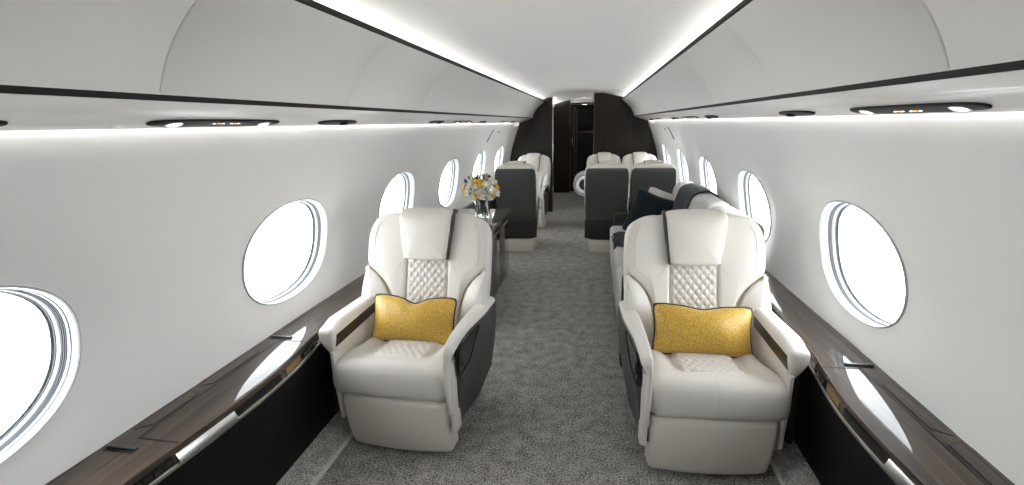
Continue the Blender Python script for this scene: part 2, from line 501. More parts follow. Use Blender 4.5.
# pale carpeted kick along both walls with a metal edge
for side in (-1, 1):
    kick = [(.955, .001), (.955, .016), (1.02, .034), (1.075, .060), (1.10, .060), (1.10, .001)]
    extrude_y('baseboard_%s' % ('left' if side < 0 else 'right'), kick, M['carpet_pale'], Y0 + .01, 3.2, side)
    extrude_y('trim_%d' % ti, [(.943, .001), (.943, .014), (.947, .017), (.955, .018), (.956, .001)], M['rail'], Y0 + .01, 3.2, side); ti += 1

# ------------------------------------------------------------------ bulkheads at the far end
def shell_half(z):   # inner half width of the lined tube at height z
    if z <= 1.455: return wall_x(max(0, z))
    if z <= 1.53: return .80 + (.99 - .80) * (1.53 - z) / .075
    if z <= 1.772: return interp(sorted([(b, a) for a, b in PROF]), z)
    return interp(sorted([(b, -a) for a, b in CE[:9]], key=lambda q: q[0]), z)
def bulk_panel(name, x0, x1, y0, y1, mat, zt=1.93, n=40, kind='structure', grow=.012):
    """panel between x0 and x1, trimmed to the tube section"""
    bm = bmesh.new()
    zs = [zt * i / n for i in range(n + 1)]
    L, Rr = [], []
    for z in zs:
        w = shell_half(min(z, 1.914)) + grow
        a, b = max(x0, -w), min(x1, w)
        if a >= b: break
        L.append((a, z)); Rr.append((b, z))
    poly = L + Rr[::-1]
    loft(bm, [[(x, y, z) for x, z in poly] for y in (y0, y1)], True, True)
    return tag(link(name, bm, mat, sharp=30), kind=kind)
bulk_panel('wall_far', -1.3, -.475, YB, YB + .045, M['wood_z'])
bulk_panel('wall_far', .18, 1.3, YB, YB + .045, M['wood_z'])
for x0, z1 in ((-.476, 1.84),):
    bm = bmesh.new(); box(bm, (x0 - .004, YB - .006, 0.02), (x0 + .012, YB + .05, z1), .003)
    tag(link('trim_%d' % ti, bm, M['chrome']), kind='structure'); ti += 1
bm = bmesh.new(); box(bm, (.172, YB - .004, .02), (.181, YB + .05, 1.885), .003); tag(link('trim_%d' % ti, bm, M['darkmetal']), kind='structure'); ti += 1
# second partition, its door leaf and the dark galley beyond
bulk_panel('wall_galley', -1.3, -.305, 10.9, 10.94, M['wood_z'])
bulk_panel('wall_galley', .26, 1.3, 10.9, 10.94, M['wood_z'])
bm = bmesh.new(); box(bm, (-.308, 10.885, .02), (-.296, 10.945, 1.81), .003); tag(link('trim_%d' % ti, bm, M['darkmetal']), kind='structure'); ti += 1
dr = bpy.data.objects.new('door_1', None); COL.objects.link(dr); dr.location = (-.295, 10.95, 0); tag(dr, kind='structure')
bm = bmesh.new(); box(bm, (0.0, 0, .02), (.085, .03, 1.75), .004); link('door_panel', bm, M['wood_z'], dr)
bm = bmesh.new(); box(bm, (.078, -.008, .03), (.090, .034, 1.74), .003); link('door_edge', bm, M['darkmetal'], dr)
bm = bmesh.new(); box(bm, (.03, -.014, .95), (.045, 0.002, 1.12), .003); link('door_handle', bm, M['chrome'], dr)
bm = bmesh.new(); box(bm, (-.3, 10.905, 1.825), (.27, 10.94, 1.94)); tag(link('wall_galley', bm, M['ceiling'], smooth=False), kind='structure')
bm = bmesh.new(); box(bm, (-.3, 10.90, 1.800), (.27, 10.945, 1.826)); tag(link('trim_%d' % ti, bm, M['wood_z'], smooth=False), kind='structure'); ti += 1
bm = bmesh.new(); box(bm, (-.5, 10.946, 1.800), (.5, 11.4, 1.83)); tag(link('ceiling_galley', bm, M['darkmetal'], smooth=False), kind='structure')
bm = bmesh.new(); box(bm, (-1.2, Y1 + .0, 0), (1.2, Y1 + .05, 2.05)); tag(link('wall_end', bm, M['dado'], smooth=False), kind='structure')
M['galley'] = plain('black_galley_finish', (.006, .006, .006), .6, spec=.2)
g = empty('galley_cabinet', (0, 11.05, 0)); tag(g, 'dark tall galley cabinet with metal shelf edge seen through the far doorway', 'cabinet')
bm = bmesh.new(); box(bm, (-.18, .15, .0), (.24, .33, 1.2), .01); link('cabinet_body', bm, M['galley'], g)
bm = bmesh.new(); box(bm, (-.17, .12, 1.225), (.24, .33, 1.25), .004); link('shelf', bm, M['darkmetal'], g)
bm = bmesh.new(); box(bm, (-.19, .14, .0), (-.165, .33, 1.70), .004); link('frame_post', bm, M['darkmetal'], g)
bm = bmesh.new(); box(bm, (-.165, .16, 1.36), (.24, .33, 1.66), .006); link('cabinet_door', bm, M['galley'], g)
for i, (yy, zz, lab) in enumerate(((10.55, 1.912, 'small square ceiling downlight nearer of the pair before the dark doorway'), (11.12, 1.800, 'small square ceiling downlight farther of the pair before the dark doorway'))):
    d = empty('ceiling_downlight', (-.02, yy, zz)); tag(d, lab, 'light', 'ceiling downlights')
    bm = bmesh.new(); box(bm, (-.05, -.06, -.006), (.05, .06, .002), .002); link('bezel', bm, M['chrome'], d)
    bm = bmesh.new(); box(bm, (-.042, -.05, -.009), (.042, .05, -.006)); link('lens', bm, emissive('downlight_lens', (1, .96, .9), 1.2), d, smooth=False)

# sign lettering on the ceiling
tc = bpy.data.curves.new('exit_sign', 'FONT'); tc.body = 'EXIT'; tc.size = .085; tc.extrude = .001; tc.align_x = 'CENTER'; tc.align_y = 'CENTER'
tc.materials.append(M['goldletter'])
tmp = bpy.data.objects.new('exit_sign_curve', tc); COL.objects.link(tmp)
me = bpy.data.meshes.new_from_object(tmp); bpy.data.objects.remove(tmp)
to = bpy.data.objects.new('exit_sign', me); COL.objects.link(to)
to.location = (.48, 7.25, 1.8415); to.rotation_euler = (PI, math.radians(12.4), 0)
tag(to, 'small bronze exit lettering on the ceiling near the right valance before the bulkhead', 'sign')

# small slots and sensors high on the window walls
for side, w in ((-1, 'left'), (1, 'right')):
    bm = bmesh.new()
    pts = [(side * (wall_x(z) - .001), 6.17 + (z - 1.24) * 1.2 + (.06 if side > 0 else 0), z) for z in [1.24 + .13 * i / 6 for i in range(7)]]
    tube(bm, pts, .007, 6)
    tag(link('wall_slot', bm, M['black']), 'thin slanted black slot high on the %s window wall near the far end' % w, 'vent')
    bm = bmesh.new(); softbox(bm, (side * (wall_x(1.34) - .002), 6.75, 1.34), (.008, .02, .012), .006, (1, 1, 1))
    tag(link('wall_sensor', bm, M['darkmetal']), 'tiny dark sensor on the %s window wall beyond the slanted slot' % w, 'sensor')

# ------------------------------------------------------------------ reading light units in the service rail
def psu(side, y0, y1, large, label):
    yc = (y0 + y1) / 2; hl = (y1 - y0) / 2
    root = empty('reading_light_panel', (side * .940, yc, 1.4675)); tag(root, label, 'light panel', 'reading light panels in the service rails')
    tilt = math.atan2(.014, .075) * side
    def place(x, y, z): return (x * math.cos(tilt) - z * math.sin(tilt) * -1 * 0 - 0, y, z - abs(0) - x * side * .31)
    bm = bmesh.new()
    ring = []
    for z in (.006, -.003, -.005):
        rr = []
        for i in range(40):
            ex, ez = sup(2 * PI * i / 40, hl - (0 if z > -.004 else .006), .036 - (0 if z > -.004 else .005), 3.2 if large else 2.4)
            rr.append(place(ez * .66, ex, z))
        ring.append(rr)
    loft(bm, ring, True, True)
    link('glass_panel', bm, M['psublack'], root, sharp=35)
    if large:
        for yy in (-hl * .70, hl * .70):
            bm = bmesh.new(); c = place(0, yy, -.005)
            rings = [[(c[0] + r * .55 * math.cos(2 * PI * k / 20), c[1] + r * math.sin(2 * PI * k / 20), c[2] + z - (r * .55 * math.cos(2 * PI * k / 20)) * side * .31) for k in range(20)] for r, z in ((.030, .004), (.030, -.001), (.026, -.002))]
            loft(bm, rings, True, True); lamp = link('reading_lamp', bm, M['chrome'], root)
            bm = bmesh.new()
            rings = [[(c[0] + r * .55 * math.cos(2 * PI * k / 20), c[1] + r * math.sin(2 * PI * k / 20), c[2] + z - (r * .55 * math.cos(2 * PI * k / 20)) * side * .31) for k in range(20)] for r, z in ((.024, -.001), (.022, -.0028))]
            loft(bm, rings, True, True); link('lamp_lens', bm, M['lamp'], lamp)
        for i, (yy, mm) in enumerate(((-.05, 'icon_white'), (-.03, 'icon_orange'), (-.012, 'icon_white'), (.025, 'icon_white'), (.043, 'icon_orange'), (.058, 'icon_white'))):
            bm = bmesh.new(); c = place(.006, yy, -.0062); box(bm, (c[0] - .003, c[1] - .003, c[2] + .0), (c[0] + .003, c[1] + .003, c[2] + .0015))
            link('indicator', bm, M[mm], root, smooth=False)
    else:
        bm = bmesh.new(); c = place(0, hl * .25, -.006); lathe(bm, [(.020, .004), (.020, -.002), (.015, -.007), (.009, -.008)], 20, c); link('air_nozzle', bm, M['black'], root)
units = [(1.185, 1.745, 1), (2.03, 2.37, 0), (3.52, 3.86, 0), (4.17, 4.77, 1), (5.15, 5.45, 0), (6.3, 6.8, 1), (7.2, 7.5, 0)]
names = {-1: 'left', 1: 'right'}
for side in (-1, 1):
    extra = [(.30, .86, 0)] if side < 0 else []
    for y0, y1, lg in extra + units:
        n = sum(1 for u in units if u[2] == lg and u[0] < y0)
        if y0 < 1: lab = 'black light panel cut off by the left picture edge'
        else:
            what = 'long black two-lamp panel' if lg else 'small black air nozzle panel'
            lab = '%s, %s one from the camera along the %s wall' % (what, ('first', 'second', 'third', 'fourth')[n], names[side])
        psu(side, y0, y1, bool(lg), lab)

# ------------------------------------------------------------------ side ledges
EDGE = [(-.8, 1.08), (-.3, 1.06), (.2, 1.04), (.7, 1.013), (1.0, .996), (1.2, .980), (1.4, .969), (1.55, .967), (1.7, .975), (1.85, .993), (2.0, 1.012), (2.2, 1.018), (2.65, 1.024), (2.8, 1.060), (3.0, 1.10), (3.2, 1.140), (3.38, 1.166), (8.45, 1.166)]
EP = resample([(y, x) for y, x in EDGE], 4, closed=False)
def edge_x(y): return interp(EP, y)
def ysamples(a, b, step=.04):
    n = max(2, int((b - a) / step)); return [a + (b - a) * i / n for i in range(n + 1)]
def side_ledge(side, label):
    root = empty('side_ledge', (side * 1.1, 1.5, 0)); tag(root, label, 'ledge')
    ox, oy = side * 1.1, 1.5
    def S(name, mat, prof, y0, y1, sharp=40, parent=root, step=.04):
        bm = bmesh.new()
        loft(bm, [[(side * x - ox, y - oy, z) for x, z in prof(y)] for y in ysamples(y0, y1, step)], True, True)
        return link(name, bm, mat, parent, sharp=sharp)
    wx = 1.1945
    S('wood_top', M['wood_y'], lambda y: [(wx, .552), (wx, .575), (edge_x(y) + .010, .575), (edge_x(y) + .004, .572), (edge_x(y) + .003, .566), (edge_x(y) + .006, .552)], -.79, 8.44)
    S('edge_band', M['wood_edge'], lambda y: [(wx, .522), (wx, .552), (edge_x(y) + .006, .552), (edge_x(y) + .003, .524), (edge_x(y) + .004, .522)], -.79, 8.44)
    S('metal_rail', M['nickel'], lambda y: [(edge_x(y) + .020, .512), (edge_x(y) + .020, .524), (edge_x(y) - .003, .525), (edge_x(y) - .007, .521), (edge_x(y) - .007, .513), (edge_x(y) - .003, .510)], -.79, 2.7)
    S('bright_rail_section', M['brushed'], lambda y: [(edge_x(y) + .012, .524), (edge_x(y) + .012, .550), (edge_x(y) + .002, .551), (edge_x(y) - .010, .528), (edge_x(y) - .010, .524)], 1.135, 1.365)
    S('rail_slot', M['black'], lambda y: [(edge_x(y) + .012, .530), (edge_x(y) + .012, .550), (edge_x(y) + .0005, .551), (edge_x(y) - .001, .530)], 1.37, 1.62)
    for a, n, nm in ((.99, 4, 'a'), (1.80, 4, 'b')):
        pl = S('switch_panel', M['black'], lambda y: [(edge_x(y) + .012, .527), (edge_x(y) + .012, .550), (edge_x(y) + .001, .551), (edge_x(y) - .002, .527)], a, a + .135)
        for i in range(n):
            q = a + .008 + i * .031
            S('switch_button', M['blackgloss'], lambda y: [(edge_x(y) + .010, .531), (edge_x(y) + .010, .547), (edge_x(y) - .0015, .547), (edge_x(y) - .0045, .531)], q, q + .026, parent=pl)
    S('amber_panel', M['bronze'], lambda y: [(edge_x(y) + .012, .528), (edge_x(y) + .012, .549), (edge_x(y) + .0015, .550), (edge_x(y) - .001, .528)], 1.66, 1.78)
    def dx(y): return interp([(-1.5, 1.075), (1.5, 1.072), (2.6, 1.076), (3.4, 1.085), (8.5, 1.085)], y)
    S('dado_panel', M['dado'], lambda y: [(1.15, .50), (1.17, .512), (edge_x(y) + .012, .512), (edge_x(y) + .016, .46), (edge_x(y) * .65 + dx(y) * .35 + .01, .30), (edge_x(y) * .25 + dx(y) * .75 + .005, .12), (dx(y), .0), (1.085, .0), (1.10, .1)], -.79, 8.44)
    # table lid seams
    def seam(pts, r=.0028):
        bm = bmesh.new()
        for (x0, y0), (x1, y1) in zip(pts, pts[1:]):
            dxx, dyy = x1 - x0, y1 - y0; L = math.hypot(dxx, dyy); nx, ny = -dyy / L * r, dxx / L * r
            q = [(x0 + nx, y0 + ny), (x1 + nx, y1 + ny), (x1 - nx, y1 - ny), (x0 - nx, y0 - ny)]
            loft(bm, [[(side * x - ox, y - oy, z) for x, y in q] for z in (  .5740, .5757)], True, True)
        return link('lid_seam', bm, M['black'], root, smooth=False)
    seam([(edge_x(1.155) + .006, 1.155), (1.126, 1.160), (1.126, 1.860), (edge_x(1.86) + .006, 1.860)])
    seam([(1.186, .30), (1.186, 1.08)], .0012); seam([(1.172, 1.93), (1.172, 2.75)], .0012)
    for y0, y1 in ((1.20, 1.405), (1.46, 1.74)):
        def slab(grow, z0, z1, nm, mat, par):
            g2 = grow
            q = [(1.139 - g2, y0 + .03 - g2), (1.139 - g2, y1 - g2 * 0 + g2), (1.176 + g2, y1 + .025 + g2), (1.176 + g2, y0 - g2)]
            bm = bmesh.new(); loft(bm, [[(side * x - ox, y - oy, z) for x, y in q] for z in (z0, z1)], True, True)
            return link(nm, bm, mat, par, smooth=False)
        f = slab(.0055, .5740, .5756, 'outlet_gap', M['black'], root)
        slab(.0, .5742, .5764, 'outlet_cover', M['wood_y'], f)
    for yy in (1.105, 1.882):
        bm = bmesh.new(); box(bm, (side * 1.082 - ox, yy - .012 - oy, .574), (side * 1.178 - ox, yy + .012 - oy, .5765), .001)
        p = link('latch_recess', bm, M['black'], root)
        bm = bmesh.new(); softbox(bm, (side * 1.130 - ox, yy + .004 - oy, .5795), (.048, .006, .004), .003, (1, 1, 1)); link('latch_handle', bm, M['darkmetal'], p)
    return root
side_ledge(-1, 'long dark wood ledge with black panel below the left windows')
side_ledge(1, 'long dark wood ledge with black panel below the right windows')

# ------------------------------------------------------------------ seats
def quilt_h(u, v, p=.036, q=.050):
    a = abs(math.cos(PI * (u / p + v / q))); b = abs(math.cos(PI * (u / p - v / q)))
    return min(a, b) ** .55
def armchair(loc, rz, s, sx, recline, label, group, fine=True, rear_outlet=False, name='armchair'):
    root = empty(name, loc, rz); tag(root, label, 'chair', group)
    a = math.radians(recline); sa, ca = math.sin(a), math.cos(a)
    O = (.03, .42)
    X = lambda u: s * sx * u
    tsc = .935 if fine else .90
    def B(u, t, w): return (X(u), O[0] + tsc * t * sa - w * ca, O[1] + tsc * t * ca + w * sa)
    def T(x, y, z): return (X(x), y, z)
    def sb(nm, mat, c, h, r, n, fn, parent=root, sharp=50):
        bm = bmesh.new(); softbox(bm, c, h, r, n, fn); return link(nm, bm, mat, parent, sharp=sharp)
    # pedestal
    base = sb('base', M['shell_dark'] if fine else M['cream_base'], (0, .03 if fine else -.05, .075), (.17 if fine else .27, .18 if fine else .22, .075), .012, (1, 1, 1), T)
    if rear_outlet:
        sb('power_outlet', M['blackgloss'], (.20 * s, .172, .09), (.025, .006, .03), .004, (1, 1, 1), lambda x, y, z: (sx * x * s, y, z), base)
    # seat pan under the cushion
    sb('seat_pan', M['shell_dark'], (0, .03 if fine else -.08, .22), (.262, .30 if fine else .20, .085), .02, (2, 2, 1), T)
    # leg rest: bulging leather slab tucked back at the bottom
    def lg(x, y, z):
        k = (z - .03) / .27
        return T(x * (.955 + .035 * k), y - .055 * k - .014 * (1 - (x / .25) ** 2) - .012 * math.sin(PI * max(0, min(1, k))), z - .010 * (1 - k) * (1 - (x / .26) ** 2) )
    sb('leg_rest', M['taupe'], (0, -.278, .165), (.252, .055, .137), .028, (8, 2, 6), lg)
    # cushion
    def cu(x, y, z):
        k = max(0.0, min(1.0, (y + .39) / .46))
        side = abs(x) / .25
        top = (z - .30) / .16
        dz = 0
        if z > .36:
            dz = -.035 * k + .012 * (1 - side ** 2) * (1 - sstep(.6, 1, k)) + .016 * math.exp(-((side - .80) / .13) ** 2) * sstep(.1, .3, k)
            dz -= .020 * math.exp(-((side - .56) / .05) ** 2) * sstep(.18, .34, k)
        dy = 0
        if x < -.1: x -= .030 * sstep(.1, .25, -x) * (1 - sstep(-.33, -.20, y))
        if y < -.2: dy = -.020 * math.sin(PI * max(0, min(1, top))) * (1 - .3 * side ** 2) - .010 * (1 - side ** 2)
        return T(x, y + dy, z + dz)
    sb('seat_cushion', M['leather'], (0, -.16, .382), (.252, .235, .084), .045, (22, 12, 4), cu)
    bm = bmesh.new()
    nu, nv = (44, 60) if fine else (16, 20)
    rows = []
    for j in range(nv + 1):
        y = -.315 + .31 * j / nv
        row = []
        for i in range(nu + 1):
            u = -.125 + .25 * i / nu
            x0, y0, z0 = cu(u, y, .466)
            e = min(1, min(i, nu - i) / 3, min(j, nv - j) / 3)
            row.append((x0, y0, z0 - .003 + e * (.003 + .008 * quilt_h(u, y))))
        rows.append(row)
    loft(bm, rows, False, False); link('quilted_seat_insert', bm, M['leather'], root, sharp=80)
    # centre seam on the cushion front
    bm = bmesh.new(); tube(bm, [cu(.0, y, z) for y, z in ((-.352, .4655), (-.365, .462), (-.378, .456), (-.391, .44), (-.3955, .41), (-.3955, .37), (-.394, .335))], .0013, 6)
    link('cushion_seam', bm, M['leather_shade'], root)

    # --- back
    WT = [(-.05, .90), (.15, .97), (.32, 1.0), (.52, 1.0), (.58, .98), (.62, .93), (.645, .86), (.67, .74)]
    def bk(x, y, z):   # x=u, y=-w, z=t
        return B(x * (interp(WT, z) * (.925 if fine else 1.04)), z - .012 * (x / .33) ** 2, -y - .015 * (x / .33) ** 2 * 0)
    sb('backrest', M['leather'], (0, .035, .31), (.335, .055, .345), .04, (12, 2, 16), bk)
    def sh(x, y, z): return B(x * (interp(WT, z) * (.925 if fine else 1.04)) , z, -y)
    sb('back_shell', M['shell'], (0, .118, .295), (.325, .030, .325), .026, (8, 1, 12), sh)
    sb('lower_rear_panel', M['shell_dark'], (0, .150, .285), (.26 if fine else .335, .026, .115), .02, (4, 1, 4), T)
    # quilted centre strip
    bm = bmesh.new(); rows = []
    nu, nv = (42, 84) if fine else (14, 28)
    for j in range(nv + 1):
        t = .02 + .41 * j / nv; row = []
        for i in range(nu + 1):
            u = -.108 + .216 * i / nu
            e = min(1, min(i, nu - i) / 3)
            row.append(B(u, t, .021 + e * (.002 + .009 * quilt_h(u, t))))
        rows.append(row)
    loft(bm, rows, False, False); link('quilted_back_panel', bm, M['leather'], root, sharp=80)
    for m in (1, -1):
        # upper shoulder pad
        up = [(m * (u if u < .12 else .12 + (u - .12) * .89), t) for u, t in ((.112, .635), (.17, .655), (.23, .650), (.285, .625), (.317, .580), (.332, .51), (.334, .44), (.328, .375), (.285, .335), (.235, .285), (.195, .22), (.175, .14), (.165, .06), (.112, .06), (.110, .2), (.108, .42))]
        out = resample(up, 4)
        bm = bmesh.new()
        def fm(u, t, w, m=m):
            k = abs(u)
            return B(u, t, w + .020 * sstep(.12, .30, k) * sstep(.15, .35, t) * (1 - .55 * sstep(.52, .65, t)))
        pad(bm, out, .030, .016, .006, fm, .006); up_o = link('shoulder_pad', bm, M['leather'], root, sharp=60)
        # stitched lines
        bm = bmesh.new()
        st = [(m * .112, .415), (m * .146, .365), (m * .180, .318), (m * .222, .348), (m * .264, .390), (m * .271, .45), (m * .269, .52), (m * .260, .575), (m * .240, .605)]
        tube(bm, [fm(u, t, .0375 + .002) for u, t in st], .0011, 6); link('stitching', bm, M['leather_shade'], up_o)
        # lower side wing
        wg = [(m * (.12 + (u - .12) * (.83 if m > 0 else .88)), t) for u, t in ((.345, .36), (.315, .345), (.272, .315), (.232, .265), (.205, .200), (.190, .12), (.182, .02), (.19, -.02), (.26, -.03), (.335, -.02), (.352, .05), (.357, .2))]
        out = resample(wg, 4)
        def fw(u, t, w): return B(u, t, w + .045 * sstep(.16, .34, abs(u)) * (1 - sstep(.20, .38, t) * .6))
        bm = bmesh.new(); pad(bm, out, .055, .018, .008, fw, -.02)
        wo = link('side_wing', bm, M['leather'], root, sharp=60)
        bm = bmesh.new()
        tube(bm, [fw(m * (.12 + (u - .12) * (.83 if m > 0 else .88)), t, .026) for u, t in ((.345, .360), (.312, .348), (.268, .318), (.228, .268), (.201, .202), (.186, .122))], .0022, 6); link('piping', bm, M['bronze_leather'], wo)
    # headrest
    hd = [(-.105, .412), (-.06, .405), (0, .403), (.06, .405), (.105, .412), (.111, .44), (.117, .50), (.124, .58), (.128, .64), (.124, .672), (.07, .684), (0, .686), (-.07, .684), (-.134, .672), (-.142, .64), (-.136, .58), (-.124, .50), (-.112, .44)]
    def fh(u, t, w): return B(u, t + .012 * 0, w - .055 * sstep(.62, .72, t))
    bm = bmesh.new(); pad(bm, resample(hd, 4), .062, .016, .008, fh, .016); link('headrest', bm, M['taupe'], root, sharp=60)
    gs = [(.124, .64), (.122, .676), (.139, .674), (.138, .61), (.125, .51), (.112, .42), (.106, .42), (.114, .50)]
    bm = bmesh.new(); pad(bm, resample(gs, 3), .046, .006, .0, fh, .018); link('headrest_gusset', bm, M['shell'], root, sharp=60)

    # --- arms (aisle arm at +x)
    TOPZ = [(-.44, .575), (-.40, .588), (-.33, .604), (-.24, .612), (-.14, .612), (.0, .606), (.2, .600)]
    xi0 = .252
    def arm_aisle(x, y, z):
        f = sstep(-.42, -.02, y)
        k = (x - .25) / .085                     # 0 inner .. 1 outer
        xo = .300 + .030 * f
        xi = xi0
        zt = smoothtab(TOPZ, y)
        kz = (z - .40) / .245
        xo = xi0 + .022 + (xo - xi0 - .022) * sstep(.80, .93, kz)
        zz = .26 + (zt - .26) * max(0, kz) if kz >= 0 else z
        yy = y
        if y < -.30: yy = y - .02 * sstep(.2, 1, kz) + .02 * (1 - sstep(0, .4, kz))
        return T(xi + (xo - xi) * k, yy, zz)
    sb('armrest', M['leather'], (.2925, -.13, .5225), (.0425, .30, .1225), .022, (3, 14, 6), arm_aisle)
    # slim leather edge running down the front of the aisle side
    bm = bmesh.new()
    fr = [(-.405, .50), (-.402, .42), (-.392, .34), (-.382, .26), (-.372, .20), (-.368, .17)]
    loft(bm, [[T(x, y + dy, z) for x, dy in ((.254, .0), (.258, -.010), (.276, -.010), (.282, .0), (.282, .05), (.254, .05))] for y, z in resample(fr, 3, closed=False)], True, True)
    link('arm_front_edge', bm, M['leather'], root, sharp=60)
    bm = bmesh.new()
    loft(bm, [[T(-x, y + dy + .015, z) for x, dy in ((.254, .0), (.258, -.008), (.270, -.008), (.275, .0), (.275, .05), (.254, .05))] for y, z in resample(fr, 3, closed=False)], True, True)
    link('arm_front_edge', bm, M['leather'], root, sharp=60)
    def side_out(x, y, z):
        f = sstep(-.42, -.02, y)
        tz = (z - .14) / .45
        zt = smoothtab(TOPZ, y) - .024
        zb = .17 + .05 * sstep(-.1, .3, y)
        zz = zb + (zt - zb) * max(0, min(1, tz))
        inset = .040 * (1 - max(0, min(1, tz))) ** 2
        xo = .303 + .030 * f - inset
        return T(xo + (x - .36), y, zz)
    sp = sb('side_panel', M['shell'], (.345, -.095, .365), (.015, .262, .225), .012, (1, 16, 10), side_out)
    # glossy black control pocket
    pk = [(-.378, .548), (-.30, .562), (-.23, .574), (-.16, .576), (-.155, .560), (-.20, .520), (-.245, .462), (-.30, .440), (-.378, .436)]
    def fp(y, z, w):
        f = sstep(-.42, -.02, y); tz = max(0, min(1, (z - .17) / .42))
        return T(.303 + .030 * f - .040 * (1 - tz) ** 2 + w, y, z)
    bm = bmesh.new(); pad(bm, resample(pk, 3), .004, .003, 0, fp, -.002); po = link('control_pocket', bm, M['blackgloss'], root, sharp=50)
    bm = bmesh.new(); tube(bm, [fp(y, z, .003) for y, z in resample(pk, 3)], .0022, 6, closed=True); link('pocket_rim', bm, M['black'], po)
    bm = bmesh.new(); pad(bm, resample([(-.345, .515), (-.30, .522), (-.27, .515), (-.285, .47), (-.345, .462)], 3), .004, .002, 0, fp, .0015); link('control_pad', bm, M['darkmetal'], po)
    # wall-side arm
    def arm_wall(x, y, z):
        kz = max(0, min(1, (z - .30) / .325))
        nose = 1 - sstep(-.43, -.28, y)
        yy = y + .034 * nose * (1 - sstep(.45, .86, kz)) + .048 * nose
        zz = z - .022 * nose * kz
        w = x
        k2 = (-.253 - x) / .090
        w = -.253 - .078 * k2 * (.42 + .58 * sstep(.50, .85, kz))
        return T(w, yy, zz)
    aw = sb('armrest', M['leather'], (-.298, -.13, .4625), (.045, .31, .1625), .026, (3, 14, 8), arm_wall)
    bm = bmesh.new(); pad(bm, [(-.375, .520), (-.362, .572), (.02, .592), (.02, .545)], .003, .001, 0, lambda y, z, w: T(-.2525 + w, y, z), -.002)
    link('arm_slot', bm, M['wood_dark'], aw, sharp=30)
    sb('side_panel', M['shell_dark'], (-.322, -.06, .33), (.014, .25, .17), .010, (1, 3, 3), T)
    return root
M['bronze_leather'] = plain('tan_piping', (.30, .215, .13), .5)

NEAR = armchair((-.642, 2.30, 0), math.radians(-3), 1, 1.0, 15, 'large cream leather armchair left of the aisle in the front row with yellow pillow', None)
armchair((.642, 2.30, 0), math.radians(2.5), -1, 1.0, 15, 'large cream leather armchair right of the aisle in the front row with yellow pillow', None)
FAR = [((-.680, 5.90, 0), PI, -1, 'charcoal backed armchair left of the aisle seen from behind beside the flowers', True),
       ((.322, 5.90, 0), PI, 1, 'charcoal backed armchair seen from behind, the one beside the aisle on the right', False),
       ((.812, 5.90, 0), PI, 1, 'charcoal backed armchair seen from behind nearest the right windows behind the sofa', False),
       ((-.672, 7.36, 0), 0, 1, 'cream armchair facing forward at the far left before the wood bulkhead', False),
       ((.322, 7.36, 0), 0, -1, 'cream armchair facing forward at the far right bulkhead, the one beside the aisle', False),
       ((.812, 7.36, 0), 0, -1, 'cream armchair facing forward at the far right bulkhead, the one by the window', False)]
for loc, rz, s, lab, outl in FAR:
    armchair(loc, rz, s, .69, 8 if rz else 14, lab, 'club seats at the far end of the cabin', fine=False, rear_outlet=outl)

# ------------------------------------------------------------------ lumbar pillows
def pillow(name, hw, hh, th, notch, mat, pipe_mat, loc, rot, label, cat='pillow', n=28, parent=None, group=None):
    root = empty(name, loc); root.rotation_euler = rot; tag(root, label, cat, group)
    def P(u, v, sgn):
        # edges draw in between the corners
        x = hw * u * (1 - .06 * (1 - v * v)); z = hh * v * (1 - .11 * (1 - u * u))
        if v > 0: z -= notch * math.exp(-(u / .27) ** 2) * v * v
        x *= 1 - .045 * abs(v) ** 9; z *= 1 - .085 * abs(u) ** 9
        b = max(0, (1 - u ** 2)) ** .48 * max(0, (1 - v ** 2)) ** .48
        fold = .008 * math.sin(5 * u + 2.2 * v) * b - .03 * notch / .03 * math.exp(-(u / .10) ** 2) * sstep(0, 1, v) * b
        return (x, -sgn * (th * b + fold * .6), z)
    bm = bmesh.new()
    cs = [math.sin(PI / 2 * (-1 + 2 * i / n)) for i in range(n + 1)]
    for sgn in (1, -1):
        loft(bm, [[P(u, v, sgn) for u in cs] for v in cs], False, False)
    bmesh.ops.remove_doubles(bm, verts=bm.verts[:], dist=1e-5)
    link('cover', bm, mat, root, sharp=85)
    bm = bmesh.new()
    loop = [P(u, -1, 1) for u in cs] + [P(1, v, 1) for v in cs[1:]] + [P(u, 1, 1) for u in cs[::-1][1:]] + [P(-1, v, 1) for v in cs[::-1][1:-1]]
    tube(bm, loop, .0055, 6, closed=True); link('piping', bm, pipe_mat, root, sharp=80)
    return root
pillow('lumbar_pillow', .205, .114, .068, .028, M['pillow'], M['charcoal'], (-.660, 2.222, .546), (math.radians(-19), math.radians(1.5), 0), 'yellow patterned lumbar pillow with dented top edge on the left front armchair')
pillow('lumbar_pillow', .212, .113, .068, .012, M['pillow'], M['charcoal'], (.655, 2.225, .548), (math.radians(-19), math.radians(1.0), 0), 'yellow patterned lumbar pillow with smooth top edge on the right front armchair')

